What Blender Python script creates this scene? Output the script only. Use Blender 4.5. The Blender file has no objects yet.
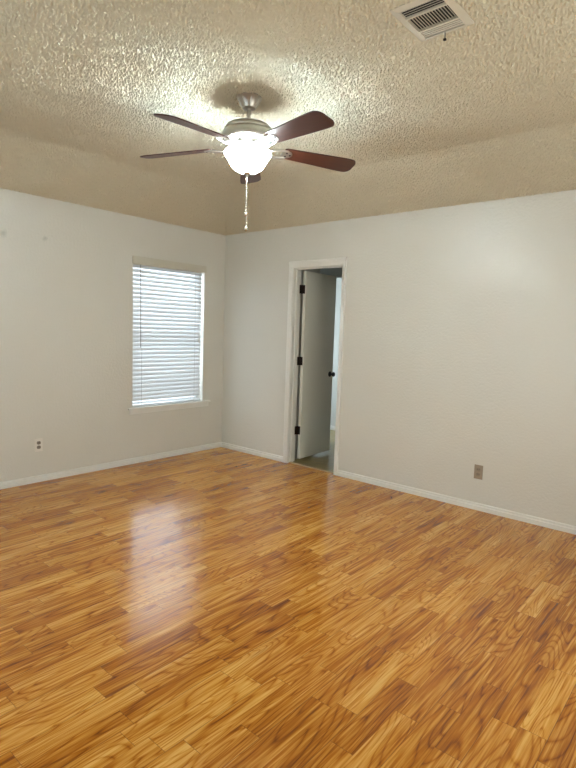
import bpy, bmesh, math, random
from mathutils import Vector, Matrix
PI = math.pi
C = bpy.context.scene.collection
S = bpy.context.scene

# ------------------------------------------------------------------ camera
F, YAW, PITCH, ROLL = 532.2, 0.7082, -0.101, 0.0335
CAM = Vector((4.597, -4.1954, 1.3945))
fw = Vector((-math.sin(YAW)*math.cos(PITCH), math.cos(YAW)*math.cos(PITCH), math.sin(PITCH)))
rt = Vector((math.cos(YAW), math.sin(YAW), 0)); up = rt.cross(fw)
r2 = math.cos(ROLL)*rt + math.sin(ROLL)*up
u2 = -math.sin(ROLL)*rt + math.cos(ROLL)*up
cd = bpy.data.cameras.new('camera'); cam = bpy.data.objects.new('camera', cd); C.objects.link(cam)
cam.matrix_world = Matrix(((r2.x, u2.x, -fw.x, CAM.x), (r2.y, u2.y, -fw.y, CAM.y), (r2.z, u2.z, -fw.z, CAM.z), (0, 0, 0, 1)))
cd.sensor_fit = 'HORIZONTAL'; cd.sensor_width = 36; cd.lens = F/576*36; cd.clip_start = 0.02
S.camera = cam

# ------------------------------------------------------------------ light and exposure
S.view_settings.view_transform = 'Standard'; S.view_settings.look = 'None'
S.view_settings.gamma = 1; S.view_settings.use_curve_mapping = False
S.view_settings.exposure = 0.21
w = bpy.data.worlds.new('sky'); S.world = w; w.use_nodes = True
bg = w.node_tree.nodes['Background']; bg.inputs[0].default_value = (0.72, 0.86, 1.0, 1); bg.inputs[1].default_value = 1.25

def area(name, loc, target, sx, sy, power, col):
    l = bpy.data.lights.new(name, 'AREA'); l.shape = 'RECTANGLE'; l.size = sx; l.size_y = sy; l.energy = power; l.color = col
    o = bpy.data.objects.new(name, l); C.objects.link(o); o.location = loc
    o.rotation_euler = (Vector(target)-Vector(loc)).to_track_quat('-Z', 'Y').to_euler(); return o
# daylight in the openings of the room: the front window, an added right window, the blinds' window, and the far hall
area('daylight_front_window', (2.3, -4.66, 1.35), (2.3, 0, 1.25), 2.3, 1.5, 15, (0.92, 1.0, 0.97))
area('added_right_fill', (5.06, -2.0, 1.4), (0, -2.0, 1.3), 1.7, 1.3, 22, (1.0, 0.95, 0.80))  # unseen source added to brighten the left wall
area('daylight_blind_window', (-0.5, -0.75, 1.5), (0.1, -0.75, 1.25), 1.3, 1.7, 38, (0.80, 0.90, 1.0))
area('daylight_hall', (1.50, 1.66, 1.3), (0.3, 1.90, 1.1), 0.35, 1.5, 30, (0.72, 0.86, 1.0))

# ------------------------------------------------------------------ helpers
def new_bm(): return bmesh.new()
def bx(bm, x0, x1, y0, y1, z0, z1, bev=0):
    r = bmesh.ops.create_cube(bm, size=1)
    vs = r['verts']
    for v in vs:
        v.co = Vector((x0+(v.co.x+.5)*(x1-x0), y0+(v.co.y+.5)*(y1-y0), z0+(v.co.z+.5)*(z1-z0)))
    if bev:
        es = list({e for v in vs for e in v.link_edges})
        bmesh.ops.bevel(bm, geom=es, offset=bev, segments=2, affect='EDGES', profile=.5)
    return vs
def poly_prism(bm, pts, axis, a, b):
    """closed prism: pts are 2-D points in the plane normal to axis, swept from a to b"""
    def mk(p, t):
        if axis == 0: return (t, p[0], p[1])
        if axis == 1: return (p[0], t, p[1])
        return (p[0], p[1], t)
    A = [bm.verts.new(mk(p, a)) for p in pts]; B = [bm.verts.new(mk(p, b)) for p in pts]
    n = len(pts)
    bm.faces.new(A); bm.faces.new(B[::-1])
    for i in range(n): bm.faces.new((A[i], B[i], B[(i+1) % n], A[(i+1) % n]))
def lathe(bm, prof, seg=48, c=(0, 0), close=False):
    rings = []
    for r, z in prof:
        if r < 1e-6: rings.append([bm.verts.new((c[0], c[1], z))])
        else: rings.append([bm.verts.new((c[0]+r*math.cos(2*PI*i/seg), c[1]+r*math.sin(2*PI*i/seg), z)) for i in range(seg)])
    for a, b in zip(rings, rings[1:]):
        for i in range(seg):
            j = (i+1) % seg
            if len(a) == 1 and len(b) == 1: break
            if len(a) == 1: bm.faces.new((a[0], b[j], b[i]))
            elif len(b) == 1: bm.faces.new((a[i], a[j], b[0]))
            else: bm.faces.new((a[i], a[j], b[j], b[i]))
def tube(bm, pts, r, seg=8):
    pts = [Vector(p) for p in pts]; rings = []
    for i, p in enumerate(pts):
        d = (pts[min(i+1, len(pts)-1)]-pts[max(i-1, 0)]).normalized()
        a = d.orthogonal().normalized() if i == 0 else (rings_a - d*rings_a.dot(d)).normalized()
        rings_a = a; b = d.cross(a)
        rings.append([bm.verts.new(p+r*(math.cos(2*PI*k/seg)*a+math.sin(2*PI*k/seg)*b)) for k in range(seg)])
    for A, B in zip(rings, rings[1:]):
        for k in range(seg): bm.faces.new((A[k], A[(k+1) % seg], B[(k+1) % seg], B[k]))
    bm.faces.new(rings[0][::-1]); bm.faces.new(rings[-1])
def ball(bm, c, r, sub=2):
    bmesh.ops.create_icosphere(bm, subdivisions=sub, radius=r, matrix=Matrix.Translation(c))
def obj(name, bm, mat, parent=None, smooth=False, kind=None, loc=None):
    bmesh.ops.recalc_face_normals(bm, faces=bm.faces)
    me = bpy.data.meshes.new(name); bm.to_mesh(me); bm.free()
    if mat: me.materials.append(mat)
    if smooth:
        me.polygons.foreach_set('use_smooth', [True]*len(me.polygons))
        try: me.set_sharp_from_angle(angle=math.radians(40))
        except Exception: pass
    o = bpy.data.objects.new(name, me); C.objects.link(o)
    if parent: o.parent = parent
    if kind: o['kind'] = kind
    if loc: o.location = loc
    return o
def thing(name, label, cat, loc=(0, 0, 0), group=None):
    o = bpy.data.objects.new(name, None); C.objects.link(o); o.location = loc; o.empty_display_size = .05
    o['label'] = label; o['category'] = cat
    if group: o['group'] = group
    return o
def struct(name, bm, mat, parent=None, smooth=False):
    return obj(name, bm, mat, parent, smooth, kind=None if parent else 'structure')

# ------------------------------------------------------------------ materials
def mat(name, col=(.8, .8, .8), rough=.5, metal=0, spec=.5):
    m = bpy.data.materials.new(name); m.use_nodes = True
    b = m.node_tree.nodes['Principled BSDF']
    b.inputs['Base Color'].default_value = (*col, 1); b.inputs['Roughness'].default_value = rough
    b.inputs['Metallic'].default_value = metal; b.inputs['Specular IOR Level'].default_value = spec
    return m
class NB:
    def __init__(s, m): s.t = m.node_tree; s.n = s.t.nodes; s.b = s.n['Principled BSDF']
    def node(s, typ, **kw):
        n = s.n.new(typ)
        for k, v in kw.items(): setattr(n, k, v)
        return n
    def put(s, sock, v):
        if isinstance(v, bpy.types.NodeSocket): s.t.links.new(v, sock)
        elif v is not None: sock.default_value = v
    def math(s, op, a, b=None, c=None):
        n = s.node('ShaderNodeMath', operation=op)
        s.put(n.inputs[0], a); s.put(n.inputs[1], b); s.put(n.inputs[2], c); return n.outputs[0]
    def obj(s): return s.node('ShaderNodeTexCoord').outputs['Object']
    def noise(s, vec, scale, detail=2, rough=.5, dist=0):
        n = s.node('ShaderNodeTexNoise'); s.put(n.inputs['Vector'], vec); n.inputs['Scale'].default_value = scale
        n.inputs['Detail'].default_value = detail; n.inputs['Roughness'].default_value = rough; n.inputs['Distortion'].default_value = dist
        return n.outputs['Fac']
    def ramp(s, fac, stops):
        n = s.node('ShaderNodeValToRGB'); s.put(n.inputs[0], fac); e = n.color_ramp.elements
        while len(e) < len(stops): e.new(.5)
        for el, (p, c) in zip(e, stops): el.position = p; el.color = (*c, 1) if len(c) == 3 else c
        return n.outputs[0]
    def mix(s, fac, a, b, blend='MIX'):
        n = s.node('ShaderNodeMix', data_type='RGBA', blend_type=blend)
        s.put(n.inputs[0], fac); s.put(n.inputs[6], a); s.put(n.inputs[7], b); return n.outputs[2]
    def bump(s, h, dist, strength=1, normal=None):
        n = s.node('ShaderNodeBump'); n.inputs['Distance'].default_value = dist; n.inputs['Strength'].default_value = strength
        s.put(n.inputs['Height'], h)
        if normal: s.put(n.inputs['Normal'], normal)
        s.t.links.new(n.outputs[0], s.b.inputs['Normal']); return n.outputs[0]

def wall_mat(name, col, spots=()):
    m = mat(name, col, .24, spec=.5); k = NB(m); o = k.obj()
    h = k.math('ADD', k.math('MULTIPLY', k.noise(o, 55, 2), 1.0), k.math('MULTIPLY', k.noise(o, 160, 2), .35))
    k.bump(h, .0030, 1.0)
    v = k.noise(o, 1.3, 3)
    c = k.mix(v, (col[0]*.96, col[1]*.96, col[2]*.955, 1), (col[0]*1.03, col[1]*1.03, col[2]*1.03, 1))
    for (p, r, amt) in spots:       # small filled dents and scuffs on the paint
        d = k.node('ShaderNodeVectorMath', operation='DISTANCE'); k.put(d.inputs[0], o); d.inputs[1].default_value = p
        dd = k.math('ADD', d.outputs['Value'], k.math('MULTIPLY', k.noise(o, 30, 2), r*1.2))
        f = k.math('MULTIPLY', k.math('SMOOTH_MIN', k.math('MAXIMUM', k.math('SUBTRACT', 1.7, k.math('DIVIDE', dd, r)), 0.0), 1.0, .2), amt)
        c = k.mix(f, c, (col[0]*.55, col[1]*.57, col[2]*.55, 1))
    k.put(k.b.inputs['Base Color'], c)
    return m
WALL = (.715, .70, .63)
M_wall = wall_mat('wall_paint', WALL)
M_wall_left = wall_mat('wall_paint_marked', WALL, [((0, -2.395, 2.09), .035, .5), ((0, -2.06, 2.10), .025, .5)])
M_trim = mat('trim_paint', (.80, .795, .74), .30)
M_door = mat('door_paint', (.82, .81, .70), .38)

def popcorn_mat():
    m = mat('popcorn', (.745, .68, .515), .95, spec=.1); k = NB(m); o = k.obj()
    k.bump(k.noise(o, 330, 2), .003, 1.0)
    return m
M_ceil = popcorn_mat()

def floor_mat():
    m = mat('laminate', (.5, .3, .1), .20, spec=.5); k = NB(m); o = k.obj()
    s = k.node('ShaderNodeSeparateXYZ'); k.put(s.inputs[0], o); X, Y = s.outputs[0], s.outputs[1]
    W, L = .0925, .46
    xs = k.math('DIVIDE', k.math('ADD', X, .062), W); sid = k.math('FLOOR', xs); xf = k.math('FRACT', xs)
    wn = k.node('ShaderNodeTexWhiteNoise', noise_dimensions='1D'); k.put(wn.inputs['W'], sid)
    ys = k.math('ADD', k.math('DIVIDE', Y, L), k.math('MULTIPLY', wn.outputs['Value'], 7.3))
    seg = k.math('FLOOR', ys); yf = k.math('FRACT', ys)
    cv = k.node('ShaderNodeCombineXYZ'); k.put(cv.inputs[0], sid); k.put(cv.inputs[1], seg)
    w2 = k.node('ShaderNodeTexWhiteNoise', noise_dimensions='2D'); k.put(w2.inputs['Vector'], cv.outputs[0])
    tone = w2.outputs['Value']
    sc = k.node('ShaderNodeSeparateColor'); k.put(sc.inputs[0], w2.outputs['Color'])
    # grain coordinates, shifted for each strip
    gx = k.math('ADD', X, k.math('MULTIPLY', tone, 37.0)); gz = k.math('MULTIPLY', sc.outputs[1], 19.0)
    gv = k.node('ShaderNodeCombineXYZ'); k.put(gv.inputs[0], gx); k.put(gv.inputs[1], k.math('MULTIPLY', Y, .13)); k.put(gv.inputs[2], gz)
    g = gv.outputs[0]
    fig = k.noise(g, 8, 1.2, .40, .5)                     # broad figure, its contours give cathedral grain
    con = k.math('FRACT', k.math('MULTIPLY', fig, k.math('ADD', 13, k.math('MULTIPLY', sc.outputs[0], 15))))
    line = k.math('POWER', k.math('ABSOLUTE', k.math('SUBTRACT', k.math('MULTIPLY', con, 2.0), 1.0)), 4.0)
    gv2 = k.node('ShaderNodeCombineXYZ'); k.put(gv2.inputs[0], gx); k.put(gv2.inputs[1], k.math('MULTIPLY', Y, .035)); k.put(gv2.inputs[2], gz)
    fine = k.noise(gv2.outputs[0], 120, 3, .6)
    streak = k.noise(gv2.outputs[0], 42, 3, .6)
    t = k.math('ADD', k.math('MULTIPLY', tone, .30), k.math('MULTIPLY', fig, .30))
    t = k.math('ADD', t, k.math('MULTIPLY', k.math('SUBTRACT', streak, .5), .95))
    t = k.math('ADD', t, k.math('MULTIPLY', k.math('SUBTRACT', fine, .5), 1.05))
    t = k.math('ADD', t, k.math('MULTIPLY', k.math('SUBTRACT', .3, line), .30))
    t = k.math('ADD', t, .30)
    col = k.ramp(t, [(.05, (.095, .021, .001)), (.30, (.235, .064, .002)), (.52, (.405, .132, .006)), (.76, (.600, .265, .034)), (1, (.74, .410, .100))])
    knot = k.noise(g, 16, 1, .4)
    col = k.mix(k.math('MULTIPLY', k.math('MAXIMUM', k.math('SUBTRACT', knot, .76), 0.0), 5.0), col, (.09, .03, .008, 1))
    # joints
    def near(fr, wd): return k.math('LESS_THAN', k.math('MINIMUM', fr, k.math('SUBTRACT', 1.0, fr)), wd)
    half = k.math('FRACT', k.math('DIVIDE', k.math('ADD', X, .062), W*2))
    seam = k.math('MAXIMUM', near(half, .0065), near(yf, .0022))
    soft = near(xf, .008)
    col = k.mix(k.math('MULTIPLY', soft, .22), col, (.12, .05, .012, 1))
    col = k.mix(k.math('MULTIPLY', seam, .60), col, (.10, .040, .010, 1))
    k.put(k.b.inputs['Base Color'], col)
    k.put(k.b.inputs['Roughness'], k.math('ADD', .155, k.math('MULTIPLY', streak, .06)))
    k.bump(k.math('SUBTRACT', k.math('MULTIPLY', fine, .25), k.math('MULTIPLY', seam, .8)), .0004, .35)
    return m
M_floor = floor_mat()

def tile_mat():
    m = mat('hall_tile', (.3, .25, .15), .3); k = NB(m); o = k.obj()
    b = k.node('ShaderNodeTexBrick'); k.put(b.inputs['Vector'], o); b.offset = 0; b.inputs['Scale'].default_value = 1
    b.inputs['Brick Width'].default_value = .3; b.inputs['Row Height'].default_value = .3; b.inputs['Mortar Size'].default_value = .004
    b.inputs['Color1'].default_value = (.42, .29, .10, 1); b.inputs['Color2'].default_value = (.34, .235, .08, 1); b.inputs['Mortar'].default_value = (.42, .36, .24, 1)
    c = k.mix(k.noise(o, 14, 4), b.outputs[0], (.15, .13, .06, 1)); k.put(k.b.inputs['Base Color'], c); return m
M_tile = tile_mat()

def wood_mat(name, c0, c1, rough):
    m = mat(name, c0, rough); k = NB(m); o = k.obj()
    mp = k.node('ShaderNodeMapping'); k.put(mp.inputs[0], o); mp.inputs['Scale'].default_value = (2.5, 40, 40)
    f = k.noise(mp.outputs[0], 1.6, 4, .6, .5)
    k.put(k.b.inputs['Base Color'], k.mix(f, (*c0, 1), (*c1, 1))); return m
M_blade = wood_mat('cherry_blade', (.030, .006, .003), (.085, .020, .008), .34)
M_nickel = mat('brushed_nickel', (.55, .52, .47), .30, 1)
M_dark = mat('dark_bronze', (.022, .014, .010), .38, .6)
M_black = mat('matt_black', (.012, .012, .012), .45)
M_chain = mat('chain_metal', (.72, .68, .58), .25, .8)
M_slatw = None
def slat_mat():
    m = mat('blind_slat', (.80, .81, .80), .38); k = NB(m)
    tr = k.node('ShaderNodeBsdfTranslucent'); tr.inputs[0].default_value = (.80, .88, .95, 1)
    mx = k.node('ShaderNodeMixShader'); mx.inputs[0].default_value = .16
    out = k.n['Material Output']
    k.t.links.new(k.b.outputs[0], mx.inputs[1]); k.t.links.new(tr.outputs[0], mx.inputs[2]); k.t.links.new(mx.outputs[0], out.inputs[0])
    return m
M_slat = slat_mat()
M_valance = mat('valance', (.60, .57, .47), .42)
M_cord = mat('cord', (.45, .45, .42), .7)
M_plate_w = mat('white_outlet', (.76, .73, .66), .35)
M_plate_b = mat('beige_outlet', (.33, .27, .20), .40)
M_plate_b2 = mat('beige_receptacle', (.27, .215, .155), .40)
M_slot = mat('outlet_slot', (.05, .042, .035), .5)
M_vent = mat('vent_enamel', (.62, .57, .46), .45)
M_duct = mat('duct_shade', (.020, .016, .012), .8)  # near-black colour standing in for the shade up the duct
M_strip = mat('threshold_metal', (.50, .36, .20), .35, .4)
def glass_mat():
    m = mat('window_glass', (1, 1, 1), .02); m.node_tree.nodes['Principled BSDF'].inputs['Transmission Weight'].default_value = 1
    k = NB(m); k.b.inputs['IOR'].default_value = 1.1
    return m
M_glass = glass_mat()
def emis(name, col, s):
    m = mat(name, col, .3); b = m.node_tree.nodes['Principled BSDF']
    b.inputs['Emission Color'].default_value = (*col, 1); b.inputs['Emission Strength'].default_value = s; return m
M_bowl = emis('lit_glass_bowl', (.86, .97, 1.0), 96.0)

# ------------------------------------------------------------------ room shell
HW, HC = 2.44, 2.70
XR, YF = 4.90, -4.50          # right and front wall planes
SX, SY = .631, .572
WY0, WY1, WZ0, WZ1 = -1.205, -.300, .570, 2.035      # window opening in the left wall
DX0, DX1, DZ = 1.023, 1.644, 2.035                    # rough door opening
T = .115
bm = new_bm(); bx(bm, -.15, XR+.15, YF-.15, .045, -.12, 0); struct('floor', bm, M_floor)
bm = new_bm(); bx(bm, -.15, 3.0, .045, 3.2, -.12, -.002); struct('floor_hall', bm, M_tile)

def wall_with_hole(name, axis, a0, a1, zt, t0, t1, holes, m):
    """wall in plane 'axis' between thickness t0..t1, running a0..a1 along the other axis; holes (h0,h1,z0,z1)"""
    bm = new_bm()
    cuts = sorted({a0, a1, *[h[0] for h in holes], *[h[1] for h in holes]})
    def add(p0, p1, z0, z1):
        if z1-z0 < 1e-5: return
        if axis == 0: bx(bm, t0, t1, p0, p1, z0, z1)
        else: bx(bm, p0, p1, t0, t1, z0, z1)
    for p0, p1 in zip(cuts, cuts[1:]):
        h = [q for q in holes if q[0] <= p0+1e-6 and q[1] >= p1-1e-6]
        if h: add(p0, p1, 0, h[0][2]); add(p0, p1, h[0][3], zt)
        else: add(p0, p1, 0, zt)
    bmesh.ops.remove_doubles(bm, verts=bm.verts, dist=1e-5)
    dup = {}                                       # drop inner faces shared by neighbouring pieces
    for f in bm.faces: dup.setdefault(frozenset(v.index for v in f.verts), [])
    bm.verts.index_update()
    dup = {}
    for f in bm.faces: dup.setdefault(frozenset(v.index for v in f.verts), []).append(f)
    bmesh.ops.delete(bm, geom=[f for fs in dup.values() if len(fs) > 1 for f in fs], context='FACES_ONLY')
    return struct(name, bm, m)
wall_with_hole('wall_left', 0, YF-.15, T, HW+.02, -.15, 0, [(WY0, WY1, WZ0, WZ1)], M_wall_left)
wall_with_hole('wall_back', 1, 0, XR+.15, HW+.02, 0, T, [(DX0, DX1, 0, DZ)], M_wall)
wall_with_hole('wall_right', 0, YF-.15, 0, HW+.02, XR, XR+.15, [(-2.85, -1.15, .75, 2.05)], M_wall)
wall_with_hole('wall_front', 1, 0, XR, HW+.02, YF-.15, YF, [(1.15, 3.45, .60, 2.10)], M_wall)

# ceiling: flat tray with sloping bands along every wall, its popcorn coat modelled as real lumps
import numpy as np
def popcorn_field(nu, nv, step, seed):
    rs = np.random.RandomState(seed); n = rs.standard_normal((nv, nu))
    fu = np.fft.fftfreq(nu, step); fv = np.fft.fftfreq(nv, step); k2 = fu[None, :]**2+fv[:, None]**2
    def g(sig): 
        h = np.real(np.fft.ifft2(np.fft.fft2(n)*np.exp(-2*(math.pi*sig)**2*k2))); return h/h.std()
    h = g(.0025)-.40*g(.009)
    return np.clip(h*1.25+.12, 0, 1.9)*POP
POP = .0068
STEP = .0034
verts, faces, nv0 = [], [], 0
def patch(o, u, v, nrm, lu0, lu1, lw0, lw1, seed):
    """grid from origin o: v runs down the band (length |v|), u along; along-range goes lu0..lu1 at v=0 and lw0..lw1 at v=1"""
    global nv0
    o, u, v, nrm = map(lambda q: np.array(q, float), (o, u, v, nrm))
    Lv = np.linalg.norm(v); nv_ = int(Lv/STEP)+1; nu_ = int(max(lu1-lu0, lw1-lw0)/STEP)+1
    t = np.linspace(0, 1, nv_)[:, None]; q = np.linspace(0, 1, nu_)[None, :]
    a = (lu0+(lw0-lu0)*t)+((lu1-lu0)+((lw1-lw0)-(lu1-lu0))*t)*q
    P = o+a[..., None]*u+t[..., None]*np.ones_like(q)[..., None]*v
    edge = np.minimum(np.minimum(t, 1-t)*Lv, np.minimum(q, 1-q)*(lu1-lu0))
    h = popcorn_field(nu_, nv_, STEP, seed)*np.clip(edge/.004, 0, 1)
    if seed == 1:          # bare where the register and the fan canopy are screwed on
        Xg, Yg = P[..., 0], P[..., 1]-SY
        h = h*~((Xg > 3.366) & (Xg < 3.616) & (Yg > -2.216) & (Yg < -1.918))*(np.hypot(Xg-2.33, Yg+1.97) > .076)
    P = P-h[..., None]*nrm
    verts.append(P.reshape(-1, 3))
    i = np.arange(nu_*nv_).reshape(nv_, nu_)+nv0
    faces.append(np.stack([i[:-1, :-1], i[:-1, 1:], i[1:, 1:], i[1:, :-1]], -1).reshape(-1, 4)); nv0 += nu_*nv_
d_ = HC-HW
patch((0, 0, HC), (1, 0, 0), (0, YF+2*SY, 0), (0, 0, 1), SX, XR-SX, SX, XR-SX, 1)
verts[-1][:, 1] -= SY
nl = math.hypot(SX, d_); nb = math.hypot(SY, d_)
patch((SX, 0, HC), (0, -1, 0), (-SX, 0, -d_), (-d_/nl, 0, SX/nl), SY, -YF-SY, 0, -YF, 2)
patch((0, -SY, HC), (1, 0, 0), (0, SY, -d_), (0, d_/nb, SY/nb), SX, XR-SX, 0, XR, 3)
patch((XR-SX, 0, HC), (0, -1, 0), (SX, 0, -d_), (d_/nl, 0, SX/nl), SY, -YF-SY, 0, -YF, 4)
patch((0, YF+SY, HC), (1, 0, 0), (0, -SY, -d_), (0, -d_/nb, SY/nb), SX, XR-SX, 0, XR, 5)
e = .16                                   # the closed slab above and the rim over the walls
q8 = np.array([(x, y, HW) for x, y in ((0, 0), (XR, 0), (XR, YF), (0, YF))]+[(x, y, z) for z in (HW, 2.95) for x, y in ((-e, e), (XR+e, e), (XR+e, YF-e), (-e, YF-e))], float)
verts.append(q8); b0 = nv0
fl = []
for i in range(4):
    j = (i+1) % 4; fl += [(b0+i, b0+j, b0+4+j, b0+4+i), (b0+4+i, b0+4+j, b0+8+j, b0+8+i)]
fl.append((b0+8, b0+9, b0+10, b0+11)); faces.append(np.array(fl))
V_ = np.concatenate(verts); Q_ = np.concatenate(faces)
me = bpy.data.meshes.new('ceiling'); me.vertices.add(len(V_)); me.vertices.foreach_set('co', V_.ravel())
me.loops.add(Q_.size); me.loops.foreach_set('vertex_index', Q_.ravel().astype(np.int32))
me.polygons.add(len(Q_)); me.polygons.foreach_set('loop_start', np.arange(0, Q_.size, 4, dtype=np.int32))
me.polygons.foreach_set('use_smooth', np.ones(len(Q_), dtype=bool)); me.update(calc_edges=True)
me.materials.append(M_ceil)
ceil_o = bpy.data.objects.new('ceiling', me); C.objects.link(ceil_o); ceil_o['kind'] = 'structure'
# walls reach just under this ceiling
for n in ('wall_left', 'wall_back', 'wall_right', 'wall_front'):
    for v in bpy.data.objects[n].data.vertices:
        if v.co.z > HW: v.co.z = HW

# hall behind the door
def box_struct(name, m, *a):
    bm = new_bm(); bx(bm, *a); return struct(name, bm, m)
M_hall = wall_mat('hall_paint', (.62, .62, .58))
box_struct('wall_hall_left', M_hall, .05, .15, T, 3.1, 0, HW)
box_struct('hall_light_blocker', M_hall, .80, .985, T, .50, 0, HW)  # stub added to keep the gap beside the door slab dark
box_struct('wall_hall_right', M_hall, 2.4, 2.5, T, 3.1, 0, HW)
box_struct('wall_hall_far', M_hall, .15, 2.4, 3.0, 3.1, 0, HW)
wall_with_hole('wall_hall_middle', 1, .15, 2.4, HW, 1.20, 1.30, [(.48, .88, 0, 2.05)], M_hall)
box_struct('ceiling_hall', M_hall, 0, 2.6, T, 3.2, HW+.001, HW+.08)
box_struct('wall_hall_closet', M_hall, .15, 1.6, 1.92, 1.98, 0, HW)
def baseboard(name, pts_axis, a, b, face, sgn):
    """profile stepped board: axis 0 runs along x on a wall y=face ; axis 1 runs along y on a wall x=face"""
    prof = [(0, 0), (.014, 0), (.014, .034), (.009, .038), (.0095, .048), (.0085, .053), (.004, .057), (0, .058)]
    bm = new_bm()
    poly_prism(bm, [(face+sgn*p, z) for p, z in prof], pts_axis, a, b)
    return struct(name, bm, M_trim)
baseboard('baseboard_back', 0, .014, .978, 0, -1)
baseboard('baseboard_back', 0, 1.684, XR-.014, 0, -1)
baseboard('baseboard_left', 1, YF, 0, 0, 1)
baseboard('baseboard_right', 1, YF, 0, XR, -1)
baseboard('baseboard_front', 0, .014, XR-.014, YF, 1)
baseboard('baseboard_hall', 0, .15, 1.6, 1.92, -1)

# ------------------------------------------------------------------ door casing, jamb, slab
bm = new_bm()
JX0, JX1, JZ = 1.035, 1.632, 2.022
bx(bm, DX0, JX0, -.002, T+.002, 0, JZ); bx(bm, JX1, DX1, -.002, T+.002, 0, JZ); bx(bm, DX0, DX1, -.002, T+.002, JZ, DZ)
bx(bm, JX0, JX0+.011, .040, .075, 0, JZ); bx(bm, JX1-.011, JX1, .040, .075, 0, JZ); bx(bm, JX0, JX1, .040, .075, JZ-.011, JZ)
struct('trim_door_jamb', bm, M_trim)
def casing_side(bm, xi, xo, z1):
    s = 1 if xo > xi else -1
    w_ = abs(xo-xi)
    pr = [(xi, 0), (xi, -.009), (xi+s*.006, -.011), (xi+s*w_*.45, -.013), (xi+s*w_*.55, -.017), (xo-s*.006, -.019), (xo, -.015), (xo, 0)]
    poly_prism(bm, pr, 2, 0, z1)
bm = new_bm()
CI0, CI1, CO0, CO1, CZI, CZO = 1.030, 1.637, .978, 1.684, 2.028, 2.092
casing_side(bm, CI0, CO0, CZI); casing_side(bm, CI1, CO1, CZI)
wz = CZO-CZI
poly_prism(bm, [(0, CZI), (-.009, CZI), (-.011, CZI+.006), (-.013, CZI+wz*.45), (-.017, CZI+wz*.55), (-.019, CZO-.006), (-.015, CZO), (0, CZO)], 0, CO0, CO1)
struct('trim_door_casing', bm, M_trim)
bm = new_bm(); poly_prism(bm, [(.020, 0), (.028, .006), (.040, .008), (.052, .006), (.060, 0)], 0, JX0, JX1)
struct('trim_threshold', bm, M_strip)

ANG = math.radians(93)
door = bpy.data.objects.new('door_1', None); C.objects.link(door); door['kind'] = 'structure'
door.location = (1.038, T+.023, 0); door.rotation_euler = (0, 0, ANG); door.empty_display_size = .05
DW = .588
bm = new_bm(); bx(bm, .010, DW, -.038, -.003, .028, 2.008, .0015); obj('door_slab', bm, M_door, door)
for z in (.335, 1.075, 1.82):
    bm = new_bm()
    lathe(bm, [(0, z-.045), (.0065, z-.045), (.0065, z+.045), (0, z+.045)], 12)
    bx(bm, .0005, .004, -.034, 0, z-.044, z+.044)               # leaf on the slab edge
    hb = obj('hinge', bm, M_dark, door, True); 
    # leaf on the jamb, turned back by the opening angle
    bm = new_bm(); bx(bm, -.0045, -.0005, -.040, 0, z-.044, z+.044)
    jl = obj('hinge_leaf', bm, M_dark, hb); jl.rotation_euler = (0, 0, -ANG)
def turned(o, loc, rot):
    o.location = loc; o.rotation_euler = rot
for side, yy in ((-1, -.038), (1, -.003)):
    bm = new_bm()
    lathe(bm, [(0, 0), (.030, 0), (.031, .004), (.022, .008), (.011, .012), (.011, .030), (.022, .038), (.0265, .048), (.024, .058), (.014, .064), (0, .065)], 28)
    kb = obj('door_knob', bm, M_black, door, True)
    turned(kb, (DW-.060, yy, .915), (PI/2 if side < 0 else -PI/2, 0, 0))

# ------------------------------------------------------------------ window in the left wall
win = bpy.data.objects.new('window_1', None); C.objects.link(win); win['kind'] = 'structure'; win.location = (0, -.75, .57)
def in_win(o): o.parent = win; o.matrix_parent_inverse = Matrix.Translation((0, .75, -.57)); return o
bm = new_bm()
fx0, fx1 = -.140, -.095
for a in ((WY0, WY0+.035, WZ0, WZ1), (WY1-.035, WY1, WZ0, WZ1), (WY0+.035, WY1-.035, WZ0, WZ0+.04), (WY0+.035, WY1-.035, WZ1-.035, WZ1), (WY0+.035, WY1-.035, 1.28, 1.32)):
    bx(bm, fx0, fx1, a[0], a[1], a[2], a[3], .002)
in_win(obj('window_frame', bm, mat('window_vinyl', (.75, .76, .76), .4)))
for z0, z1, xx in ((WZ0+.04, 1.28, -.115), (1.32, WZ1-.035, -.125)):
    bm = new_bm(); bx(bm, xx-.003, xx+.001, WY0+.035, WY1-.035, z0, z1); in_win(obj('window_pane', bm, M_glass))
# sill board and apron
bm = new_bm(); bx(bm, .0, .030, -1.262, -.205, .552, .570, .003); bx(bm, -.095, .0, WY0, WY1, .556, .5705)
in_win(obj('window_sill', bm, M_trim))
bm = new_bm(); bx(bm, 0, .014, -1.245, -.222, .505, .552, .002); in_win(obj('window_apron', bm, M_trim))

# simple frames for the front window and the added right window
def plain_window(name, axis, a0, a1, z0, z1, t0, t1):
    r = bpy.data.objects.new(name, None); C.objects.link(r); r['kind'] = 'structure'
    bm = new_bm(); m_ = (a0+a1)/2
    for p0, p1, q0, q1 in ((a0, a0+.04, z0, z1), (a1-.04, a1, z0, z1), (a0+.04, a1-.04, z0, z0+.04), (a0+.04, a1-.04, z1-.04, z1), (m_-.02, m_+.02, z0+.04, z1-.04)):
        if axis == 0: bx(bm, t0, t1, p0, p1, q0, q1)
        else: bx(bm, p0, p1, t0, t1, q0, q1)
    obj('window_frame', bm, M_trim, r)
plain_window('window_2', 1, 1.15, 3.45, .60, 2.10, YF-.10, YF-.05)
plain_window('window_added_right', 0, -2.85, -1.15, .75, 2.05, XR+.05, XR+.10)  # unseen window added around the right fill light

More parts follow.
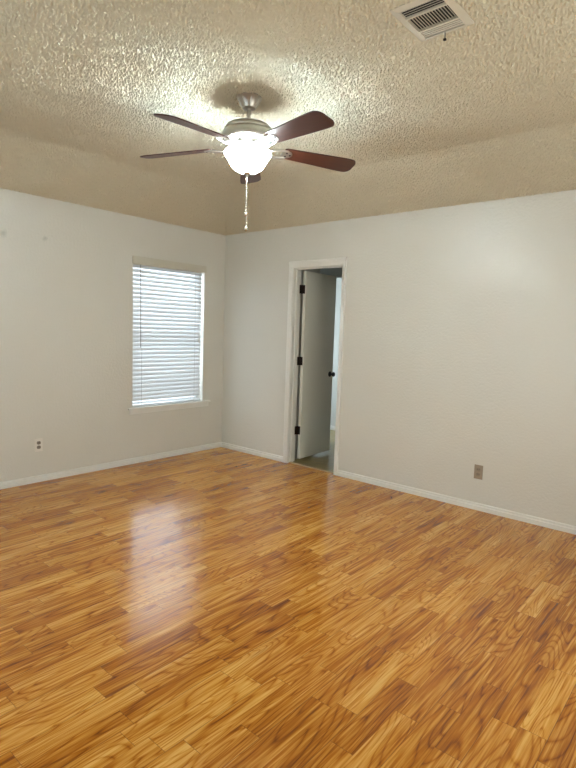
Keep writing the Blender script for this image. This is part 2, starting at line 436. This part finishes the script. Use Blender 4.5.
# ------------------------------------------------------------------ blind
BL = thing('window_blind', 'white horizontal slat blind hanging closed in the window on the left wall', 'blind', (-.03, -.7525, 2.03))
def inb(o): o.parent = BL; o.matrix_parent_inverse = Matrix.Translation((.03, .7525, -2.03)); return o
by0, by1 = WY0+.006, WY1-.024
bm = new_bm()
bx(bm, .004, .016, -1.212, -.288, 1.988, 2.062, .002)             # front board, proud of the wall
bx(bm, .0005, .004, -1.212, -1.206, 1.988, 2.062)
bx(bm, .0165, .0195, -1.212, -.288, 2.048, 2.060, .001); bx(bm, .0165, .0195, -1.212, -.288, 1.990, 2.000, .001)
inb(obj('valance', bm, M_valance))
bm = new_bm(); bx(bm, -.052, -.004, by0, by1, 1.985, 2.030, .002); inb(obj('headrail', bm, M_valance))
bm = new_bm()
pitch, zt, tilt = .0425, 1.972, math.radians(58)
n = 32
for i in range(n):
    zc = zt-i*pitch
    if zc < .612: break
    # shallow curved slat, room edge down
    pts_t, pts_b = [], []
    for q in range(7):
        s_ = (q/6-.5)*.050; crown = .0028*(1-(2*s_/.05)**2)
        cx_ = s_*math.cos(tilt)+crown*math.sin(tilt); cz_ = -s_*math.sin(tilt)+crown*math.cos(tilt)
        pts_t.append((-.030+cx_, zc+cz_)); pts_b.append((-.030+cx_-.0022*math.sin(tilt), zc+cz_-.0022*math.cos(tilt)))
    poly_prism(bm, [(x, z) for x, z in pts_t+pts_b[::-1]], 1, by0, by1)
zlast = zc
inb(obj('slats', bm, M_slat, smooth=True))
bm = new_bm(); bx(bm, -.054, -.006, by0, by1, .578, .594, .003); inb(obj('bottom_rail', bm, M_slat))
for yy in (by0+.10, by1-.10):
    bm = new_bm(); tube(bm, [(.000, yy, 1.99), (.000, yy, .59)], .0009, 6); tube(bm, [(-.056, yy, 1.99), (-.056, yy, .59)], .0009, 6)
    inb(obj('ladder_cord', bm, M_cord))
bm = new_bm(); tube(bm, [(.003, -1.120, 1.990), (.006, -1.118, 1.65), (.005, -1.116, 1.17)], .0035, 8)
inb(obj('tilt_wand', bm, mat('clear_wand', (.42, .42, .40), .2), smooth=True))
bm = new_bm(); tube(bm, [(.003, -.375, 1.990), (.005, -.374, 1.6), (.005, -.376, 1.30)], .0014, 6)
tube(bm, [(.003, -.385, 1.990), (.005, -.388, 1.6), (.005, -.384, 1.30)], .0014, 6)
co = inb(obj('pull_cord', bm, M_slat))
bm = new_bm(); lathe(bm, [(0, 1.225), (.010, 1.227), (.009, 1.25), (.004, 1.285), (.002, 1.30), (0, 1.30)], 16, (.008, -.380))
tz = obj('tassel', bm, M_slat, co, True)

# ------------------------------------------------------------------ outlets
def outlet(label, loc, rotz, mp, mr, yellow=False):
    t = thing('wall_outlet', label, 'outlet', loc, None); t.rotation_euler = (0, 0, rotz)
    # local: plate in x-z plane, facing -y
    bm = new_bm(); bx(bm, -.035, .035, -.0055, 0, -.0575, .0575, .0022); obj('cover_plate', bm, mp, t)
    for s in (-1, 1):
        z = s*.0195
        bm = new_bm()
        pts = []
        for i in range(32):
            a = 2*PI*i/32; px_, pz_ = .0172*math.cos(a), .0172*math.sin(a); pz_ = max(-.0140, min(.0140, pz_)); pts.append((px_, z+pz_))
        poly_prism(bm, pts, 1, -.0075, -.0050)
        rc = obj('receptacle', bm, mr, t)
        bm = new_bm()
        bx(bm, -.0075, -.0050, -.0080, -.0074, z-.001, z+.0075); bx(bm, .0050, .0075, -.0080, -.0074, z-.001, z+.0075)
        lathe(bm, [(0, 0), (.0026, 0), (.0026, .0006), (0, .0006)], 10)
        for v in bm.verts[-22:]: pass
        obj('slots', bm, M_slot, rc)
    bm = new_bm(); lathe(bm, [(0, 0), (.0032, 0), (.0028, .0012), (0, .0016)], 14)
    sc = obj('screw', bm, mr, t, True); sc.rotation_euler = (PI/2, 0, 0); sc.location = (0, -.0054, 0)
    return t
M_rec_dark = mat('worn_receptacle', (.20, .17, .13), .45)
outlet('white electrical outlet with two dark sockets, low on the left wall, left of the window', (.0005, -2.140, .327), PI/2, M_plate_w, M_rec_dark)
outlet('beige-brown double electrical outlet low on the wall right of the doorway', (3.052, -.0005, .311), 0, M_plate_b, M_plate_b2)

# ------------------------------------------------------------------ ceiling register
VX0, VX1, VY0, VY1 = 3.370, 3.612, -2.212, -1.922
vx, vy = (VX0+VX1)/2, (VY0+VY1)/2
V = thing('air_vent', 'cream metal three-section air register in the popcorn ceiling', 'air vent', (vx, vy, HC))
def inv_(o): o.parent = V; o.matrix_parent_inverse = Matrix.Translation((-vx, -vy, -HC)); return o
bm = new_bm()
OX0, OX1, OY0, OY1 = 3.402, 3.580, -2.186, -1.948
def ringbox(o4, i4, zt, zb, zi):
    a = [bm.verts.new((x, y, zt)) for x, y in o4]; b = [bm.verts.new((x, y, zb)) for x, y in o4]
    c = [bm.verts.new((x, y, zi)) for x, y in i4]; d = [bm.verts.new((x, y, zt)) for x, y in i4]
    for i in range(4):
        j = (i+1) % 4
        for p, q in ((a, b), (b, c), (c, d), (d, a)): bm.faces.new((p[i], p[j], q[j], q[i]))
rect = lambda a, b, c, d: [(a, c), (b, c), (b, d), (a, d)]
ringbox(rect(VX0, VX1, VY0, VY1), rect(OX0, OX1, OY0, OY1), HC-.0003, HC-.004, HC-.011)
bx(bm, OX0, OX1, -2.128, -2.120, HC-.012, HC-.001); bx(bm, OX0, OX1, -2.014, -2.006, HC-.012, HC-.001)
inv_(obj('frame', bm, M_vent))
bm = new_bm(); bx(bm, OX0, OX1, OY0, OY1, HC-.0012, HC-.0004); inv_(obj('duct_dark_sheet', bm, M_duct))  # flat dark sheet, the duct's shade put into its colour
def louver(bm, c, along, L, w_, ang):
    t_ = .0008
    pts = [(-w_/2, -t_), (w_/2, -t_), (w_/2, t_), (-w_/2, t_)]
    ca, sa = math.cos(ang), math.sin(ang)
    P = [(c[0 if along == 1 else 1]+a*ca-b*sa, c[2]+a*sa+b*ca) for a, b in pts]
    poly_prism(bm, P, along, c[along]-L/2, c[along]+L/2)
bm = new_bm()
for i in range(14):
    x = OX0+.008+(OX1-OX0-.016)*i/13
    louver(bm, (x, -2.067, HC-.0075), 1, .106, .0090, math.radians(118))
lv = inv_(obj('louvers', bm, M_vent))
bm = new_bm()
for i in range(4):
    louver(bm, ((OX0+OX1)/2, -1.999+.0135*i, HC-.0075), 0, OX1-OX0, .0066, math.radians(-12))
inv_(obj('louvers', bm, M_vent))
bm = new_bm()
for i in range(4):
    louver(bm, ((OX0+OX1)/2, -2.178+.0145*i, HC-.0075), 0, OX1-OX0, .0070, math.radians(31))
inv_(obj('louvers', bm, M_vent))
bm = new_bm(); tube(bm, [(3.490, -1.944, HC-.004), (3.489, -1.939, HC-.022), (3.487, -1.936, HC-.034)], .0022, 8); bx(bm, 3.481, 3.493, -1.941, -1.931, HC-.040, HC-.032, .001)
inv_(obj('damper_lever', bm, M_dark, smooth=True))

# ------------------------------------------------------------------ ceiling fan
FX, FY = 2.33, -1.97
FAN = thing('ceiling_fan', 'five-blade ceiling fan with cherry blades, brushed nickel motor and lit glass bowl', 'ceiling fan', (FX, FY, HC))
Z = lambda z: z-HC
bm = new_bm()
lathe(bm, [(0, Z(2.6985)), (.070, Z(2.6985)), (.072, Z(2.692)), (.068, Z(2.687)), (.064, Z(2.684)), (.052, Z(2.664)), (.040, Z(2.646)), (.038, Z(2.638)), (.030, Z(2.633)), (.016, Z(2.632)), (0, Z(2.632))], 56)
can = obj('canopy', bm, M_nickel, FAN, True)
for i in range(8):       # raised ribs on the canopy
    a = 2*PI*i/8+.2
    bm = new_bm()
    p = [(.0645, Z(2.682)), (.0525, Z(2.663)), (.0415, Z(2.646))]
    tube(bm, [(r*math.cos(a), r*math.sin(a), z) for r, z in p], .0035, 8)
    obj('rib', bm, M_nickel, can, True)
bm = new_bm(); lathe(bm, [(0, Z(2.634)), (.0115, Z(2.634)), (.0115, Z(2.570)), (.022, Z(2.566)), (.024, Z(2.556)), (0, Z(2.556))], 24)
obj('downrod', bm, M_nickel, FAN, True)
bm = new_bm()
lathe(bm, [(0, Z(2.562)), (.030, Z(2.562)), (.070, Z(2.558)), (.105, Z(2.548)), (.126, Z(2.536)), (.134, Z(2.526)), (.135, Z(2.520)), (.132, Z(2.514)), (.138, Z(2.508)),
           (.145, Z(2.498)), (.145, Z(2.470)), (.141, Z(2.462)), (.128, Z(2.455)), (.100, Z(2.450)), (.085, Z(2.448)), (0, Z(2.448))], 72)
obj('motor_housing', bm, M_nickel, FAN, True)
bm = new_bm()
lathe(bm, [(0, Z(2.449)), (.082, Z(2.449)), (.084, Z(2.440)), (.080, Z(2.432)), (.062, Z(2.427)), (.060, Z(2.405)), (.066, Z(2.400)), (.066, Z(2.392)), (.050, Z(2.388)), (0, Z(2.388))], 56)
hub = obj('light_kit', bm, M_nickel, FAN, True)
for i in range(6):
    a = 2*PI*i/6+.3; bm = new_bm(); ball(bm, (.0805*math.cos(a), .0805*math.sin(a), Z(2.436)), .005, 2); obj('screw', bm, M_dark, hub, True)
# glass bowl: bell shape, open at the top
bm = new_bm()
prof = [(.118, Z(2.402)), (.130, Z(2.398)), (.134, Z(2.390)), (.132, Z(2.380)), (.122, Z(2.368)), (.112, Z(2.353)), (.103, Z(2.336)), (.092, Z(2.318)), (.075, Z(2.302)), (.054, Z(2.291)), (.036, Z(2.287)), (.012, Z(2.285))]
inner = [(r-.004 if r > .02 else r, z+.004) for r, z in prof[::-1]]
lathe(bm, prof+inner, 72)
bowl = obj('glass_bowl', bm, M_bowl, FAN, True)
bm = new_bm(); lathe(bm, [(0, Z(2.291)), (.020, Z(2.2865)), (.024, Z(2.282)), (.018, Z(2.276)), (.008, Z(2.270)), (.006, Z(2.262)), (0, Z(2.261))], 28)
lathe(bm, [(.004, Z(2.388)), (.004, Z(2.286))], 10)
obj('finial', bm, M_nickel, FAN, True)
# bulbs inside the bowl
BULB = [(.075, 0.5), (.075, 0.5+2*PI/3), (.075, 0.5+4*PI/3)]
for r, a in BULB:
    l = bpy.data.lights.new('bulb', 'POINT'); l.energy = 17; l.color = (.42, .72, 1.0); l.shadow_soft_size = .045
    o = bpy.data.objects.new('bulb_light', l); C.objects.link(o); o.parent = FAN; o.location = (r*math.cos(a), r*math.sin(a), Z(2.375))
# blades
def blade_bm():
    bm = new_bm()
    # outline in local x (out from the hub) and y (width)
    R0, R1 = .215, .672
    out = []
    N = 14
    def half(x):
        t = (x-R0)/(R1-R0); return .050+.021*min(1, t*1.25)
    xs = [R0+.012+(R1-R0-.012-.05)*i/N for i in range(N+1)]
    top = [(R0, half(R0)-.012), (R0+.004, half(R0)-.004)]+[(x, half(x)) for x in xs]
    rc = .045; cx_ = R1-rc; cy_ = half(R1)-rc
    top += [(cx_+rc*math.sin(a), cy_+rc*math.cos(a)) for a in [PI/2*i/8 for i in range(1, 9)]]
    pts = top+[(x, -y) for x, y in top[::-1]]
    poly_prism(bm, pts, 2, -.003, .003)
    return bm
def bracket_bm():
    bm = new_bm()
    # forked arm from the motor to the blade root, with a mounting shoe
    for s in (-1, 1):
        P = [(.085, s*.014, .002), (.125, s*.020, -.014), (.165, s*.034, -.016), (.200, s*.040, -.010), (.235, s*.034, -.0065)]
        tube(bm, P, .0065, 10)
    tube(bm, [(.075, 0, .006), (.105, 0, -.004), (.130, 0, -.014)], .013, 12)
    pts = [(.218+.052*math.cos(a), .040*math.sin(a)) for a in [2*PI*i/28 for i in range(28)]]
    pts = [(x if x > .205 else .205, y) for x, y in pts]
    poly_prism(bm, pts, 2, -.0068, -.0031)
    return bm
blade_me = None; th0 = 4.84; DROOP = (4.6, 2.4, 2.0, 2.0, 2.2)
for kx in range(5):
    a = th0-kx*2*PI/5
    holder_m = Matrix.Translation((0, 0, Z(2.432))) @ Matrix.Rotation(a, 4, 'Z') @ Matrix.Rotation(math.radians(DROOP[kx]), 4, 'Y')
    tw = Matrix.Rotation(math.radians(-13), 4, 'X')
    if blade_me is None:
        b_o = obj('blade', blade_bm(), M_blade, FAN); blade_me = b_o
        br = obj('blade_bracket', bracket_bm(), M_nickel, b_o, True); br_me = br
        bm = new_bm()
        for (sx_, sy_) in ((.232, -.018), (.232, .018), (.256, 0)):
            lathe(bm, [(0, -.0102), (.0052, -.0098), (.0062, -.0068), (0, -.0068)], 12, (sx_, sy_))
        br_s = obj('bracket_shoe', bm, M_dark, b_o, True)
        parts = [br, br_s]
    else:
        b_o = blade_me.copy(); C.objects.link(b_o); b_o.parent = FAN
        for q in parts:
            c_ = q.copy(); C.objects.link(c_); c_.parent = b_o
    b_o.matrix_local = holder_m @ tw
# pull chains
for (dx, dy, zb) in ((-.0025, -.0025, 2.052), (-.0035, .0035, 1.972)):
    bm = new_bm(); tube(bm, [(dx*.6, dy*.6, Z(2.268)), (dx, dy, Z(zb+.01))], .0022, 6)
    zz = 2.262
    while zz > zb+.012:
        ball(bm, (dx, dy, Z(zz)), .0034, 1); zz -= .0062
    ch = obj('pull_chain', bm, M_chain, FAN, True)
    bm = new_bm(); ball(bm, (dx, dy, Z(zb)), .0125, 3); lathe(bm, [(0, Z(zb+.019)), (.003, Z(zb+.018)), (.004, Z(zb+.008)), (0, Z(zb+.007))], 12, (dx, dy))
    obj('pull_knob', bm, M_chain, ch, True)
